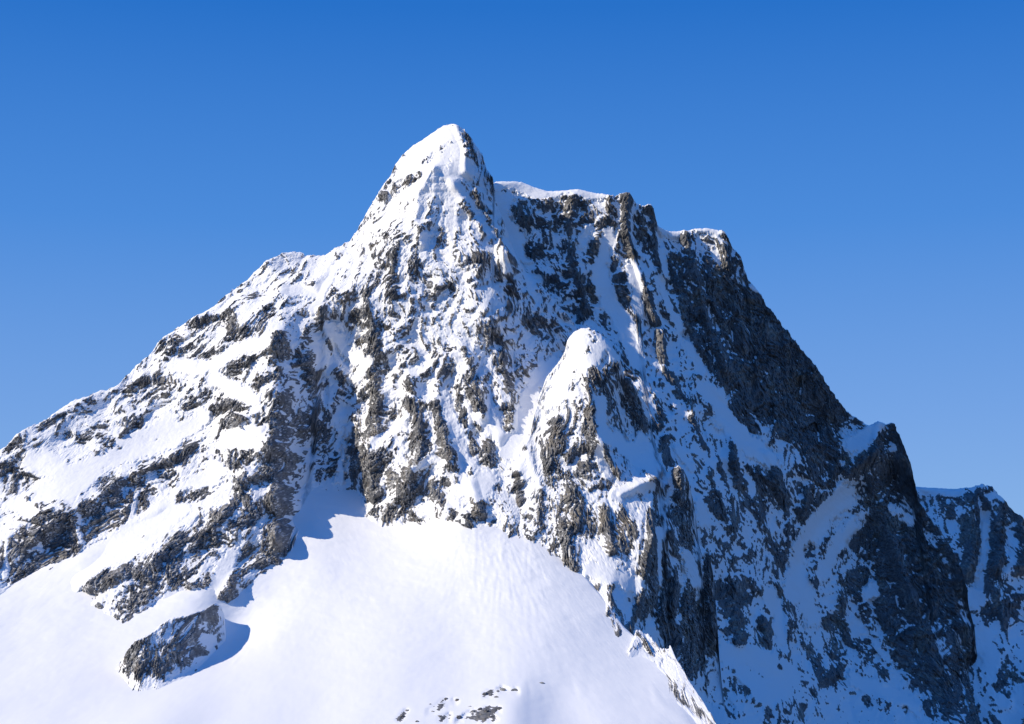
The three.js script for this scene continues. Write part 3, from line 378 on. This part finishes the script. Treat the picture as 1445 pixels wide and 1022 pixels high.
// ------------------------------------------------------------------ rocks that stand in the snow field
{ // large outcrop with pale slabs
  const foot = pairs('160,942 168,945 178,962 189,980 211,976 237,968 260,955 286,941 300,926 312,916 325,910');
  const slab = (u, v) => { let k = 0; while (k < foot.length - 2 && u > foot[k + 1][0]) k++; const [a, b] = [foot[k], foot[k + 1]], vf = lerp(a[1], b[1], clamp((u - a[0]) / (b[0] - a[0]), 0, 1)); return sAt(u, vf) + 0.6 * (vf - v); };
  const pts = [];
  for (const [u, v] of foot) pts.push([u, v, sAt(u, v) - 0.5]);
  for (const [u, v] of pairs('148,962 163,988 190,1006 230,996 270,978 305,954 335,936')) pts.push([u, v, sAt(u, v) + 15]);
  for (const [u, v] of pairs('205,940 235,925 265,905 285,890 300,880 300,900 250,895 215,915 190,940 280,915 250,930 225,950')) pts.push([u, v, slab(u, v)]);
  mass({
    name: 'rock_outcrop', data: { label: 'big isolated rock outcrop with pale slabs, snow dusted, casting a shadow on the snow field', category: 'rock outcrop' }, seed: 95, step: 0.5, rows: 170, frost: 0.24, slabs: 0.4, rough: 0.5, fine: 1.5, snow: -0.7, ledge: 3, dip: 0.7, apex: [360, 200, 1580], mean: 1560, backDepth: 90, back: 6, most: 60, least: 50,
    points: pts,
    top: [[167, 946, 0, 0.6, 2], [171, 934, 0, 1.5, 3], [179, 920, 0, 1.5, 3], [191.6, 904, 0, 1.5, 3], [211, 896, 0, 1.2, 4], [226, 881, 0, 1.2, 4], [243, 872, 0, 1, 4], [268, 867, 0, 1, 4], [288.5, 860, 0, 1.2, 4], [303.6, 850, 0, 1.5, 3], [311, 854, 0, 1.5, 3], [315, 868, 0, 1.5, 2], [317, 884, 0, 1.5, 2], [319, 908, 0, 1, 2]].map(([u, v, , ...r]) => [u, v, slab(u, v), ...r]),
    bottom: pairs('166,968 178,985 190,1000 240,988 290,962 303,945 319,935'),
    ridges: `
      k 4 70 760,360 740,500 700,640; 3 80 500,600 400,700; -4 50 660,500 700,580; 3 60 300,560 250,700 260,860`,
    cover: `
      k -2.5 50 770,400 790,480 770,560 740,640; 1.0 45 420,510 520,480 620,470; 0.6 40 330,600 460,540; 0.9 35 480,440 560,410; 0.5 25 720,620 690,550; 0.8 20 480,790 510,780; 0.6 40 300,640 280,720`,
  });
}
{ // rimed rock spur along the field's broken edge
  const line = [[886, 918], [891, 905], [901, 890], [912, 893], [920, 901], [936, 917], [946, 913], [952, 927], [960, 938], [968, 953], [983, 976], [994, 995], [1010, 1020], [1032, 1062]];
  const pts = [];
  for (const [u, v] of pairs('872,920 905,926 932,932 930,948 938,965 950,985 972,1008 985,1030')) pts.push([u, v, sAt(u, v) - 2], [u - 8, v + 25, sAt(u - 8, v + 25) + 18]);
  mass({
    name: 'rock_spur', data: { label: 'low rimed rock spur along the broken edge of the snow field', category: 'rock spur' }, seed: 121, step: 0.55, rows: 130, frost: 0.45, rough: 0.55, fine: 1.8, snow: 0.6, ledge: 3.6, dip: -0.5, apex: [850, 700, 1620], mean: 1590, backDepth: 120, back: 7, most: 60, least: 40,
    points: pts, top: line.map(([u, v]) => [u, v, sAt(Math.min(u, 985), Math.min(v + 8, 1030)) + 2, 3.2, 3]),
    bottom: pairs('884,945 905,950 935,975 960,1012 1000,1060 1032,1085'),
    cover: `
      h 4 26 560,690 640,715 740,730 725,790 770,880 850,960 900,1020; -1.5 30 660,650 720,690; 2 22 590,680 640,640; -1.2 30 760,840 830,900; -1.2 25 880,930 900,960; 1.5 30 770,760 820,800; 2 25 740,900 860,1000`,
  });
}
{ // stones poking out of the bulge at the field's lower rim
  const rough = (r, k) => { const g = new THREE.IcosahedronGeometry(1, 4), p = g.attributes.position, c = []; for (let i = 0; i < p.count; i++) { const x = p.getX(i), y = p.getY(i), z = p.getZ(i), n = 1 + 0.28 * noise(x * 1.1 + k, y * 1.1, z * 1.1) + 0.16 * facets(x * 2.2 + k * 3, y * 2.2 + z * 1.4, k) + 0.07 * noise(x * 4 + k, y * 4, z * 4); p.setXYZ(i, x * n * r * 1.35, y * n * r * 0.8, z * n * r); } g.computeVertexNormals(); for (let i = 0; i < p.count; i++) rockColour(p.getX(i) + k * 50, p.getY(i), p.getZ(i), c, i * 3); g.setAttribute('color', new THREE.Float32BufferAttribute(c, 3)); return g; };
  const shapes = [1, 2, 3, 4].map((k) => rough(1, k));
  const spots = strokes(`
    j 4.5 1 975,890; 3 1 930,885; 2.2 1 920,880; 3 1 860,902; 2.5 1 885,905; 2.2 1 905,915; 2.8 1 748,926; 2.4 1 705,922; 2 1 655,955; 2.4 1 650,975; 3 1 680,993; 3.4 1 755,995; 3.6 1 815,975; 3 1 850,985; 3.4 1 880,995; 3 1 918,960; 2.6 1 840,962; 2.2 1 800,955; 2 1 550,968; 2.4 1 530,990; 2 1 590,1012; 2.6 1 720,1004; 2.2 1 785,1003; 2.8 1 865,968; 2 1 640,945; 2.6 1 1085,860`);
  spots.forEach(({ val, pts: [[u, v]] }, i) => {
    const p = onto(field.depth, u, v, 1350), m = new THREE.Mesh(shapes[i % 4], rockMat);
    m.name = numbered('boulder'); m.position.set(p.x, p.y - val * 0.1, -p.d); m.scale.setScalar(val * 0.62); m.rotation.y = i * 2.4; m.castShadow = m.receiveShadow = true;
    m.userData = { label: 'dark stone poking out of the snow bulge below the snow field', category: 'boulder', group: 'stones on the snow bulge' }; scene.add(m);
  });
}
renderer.render(scene, camera);
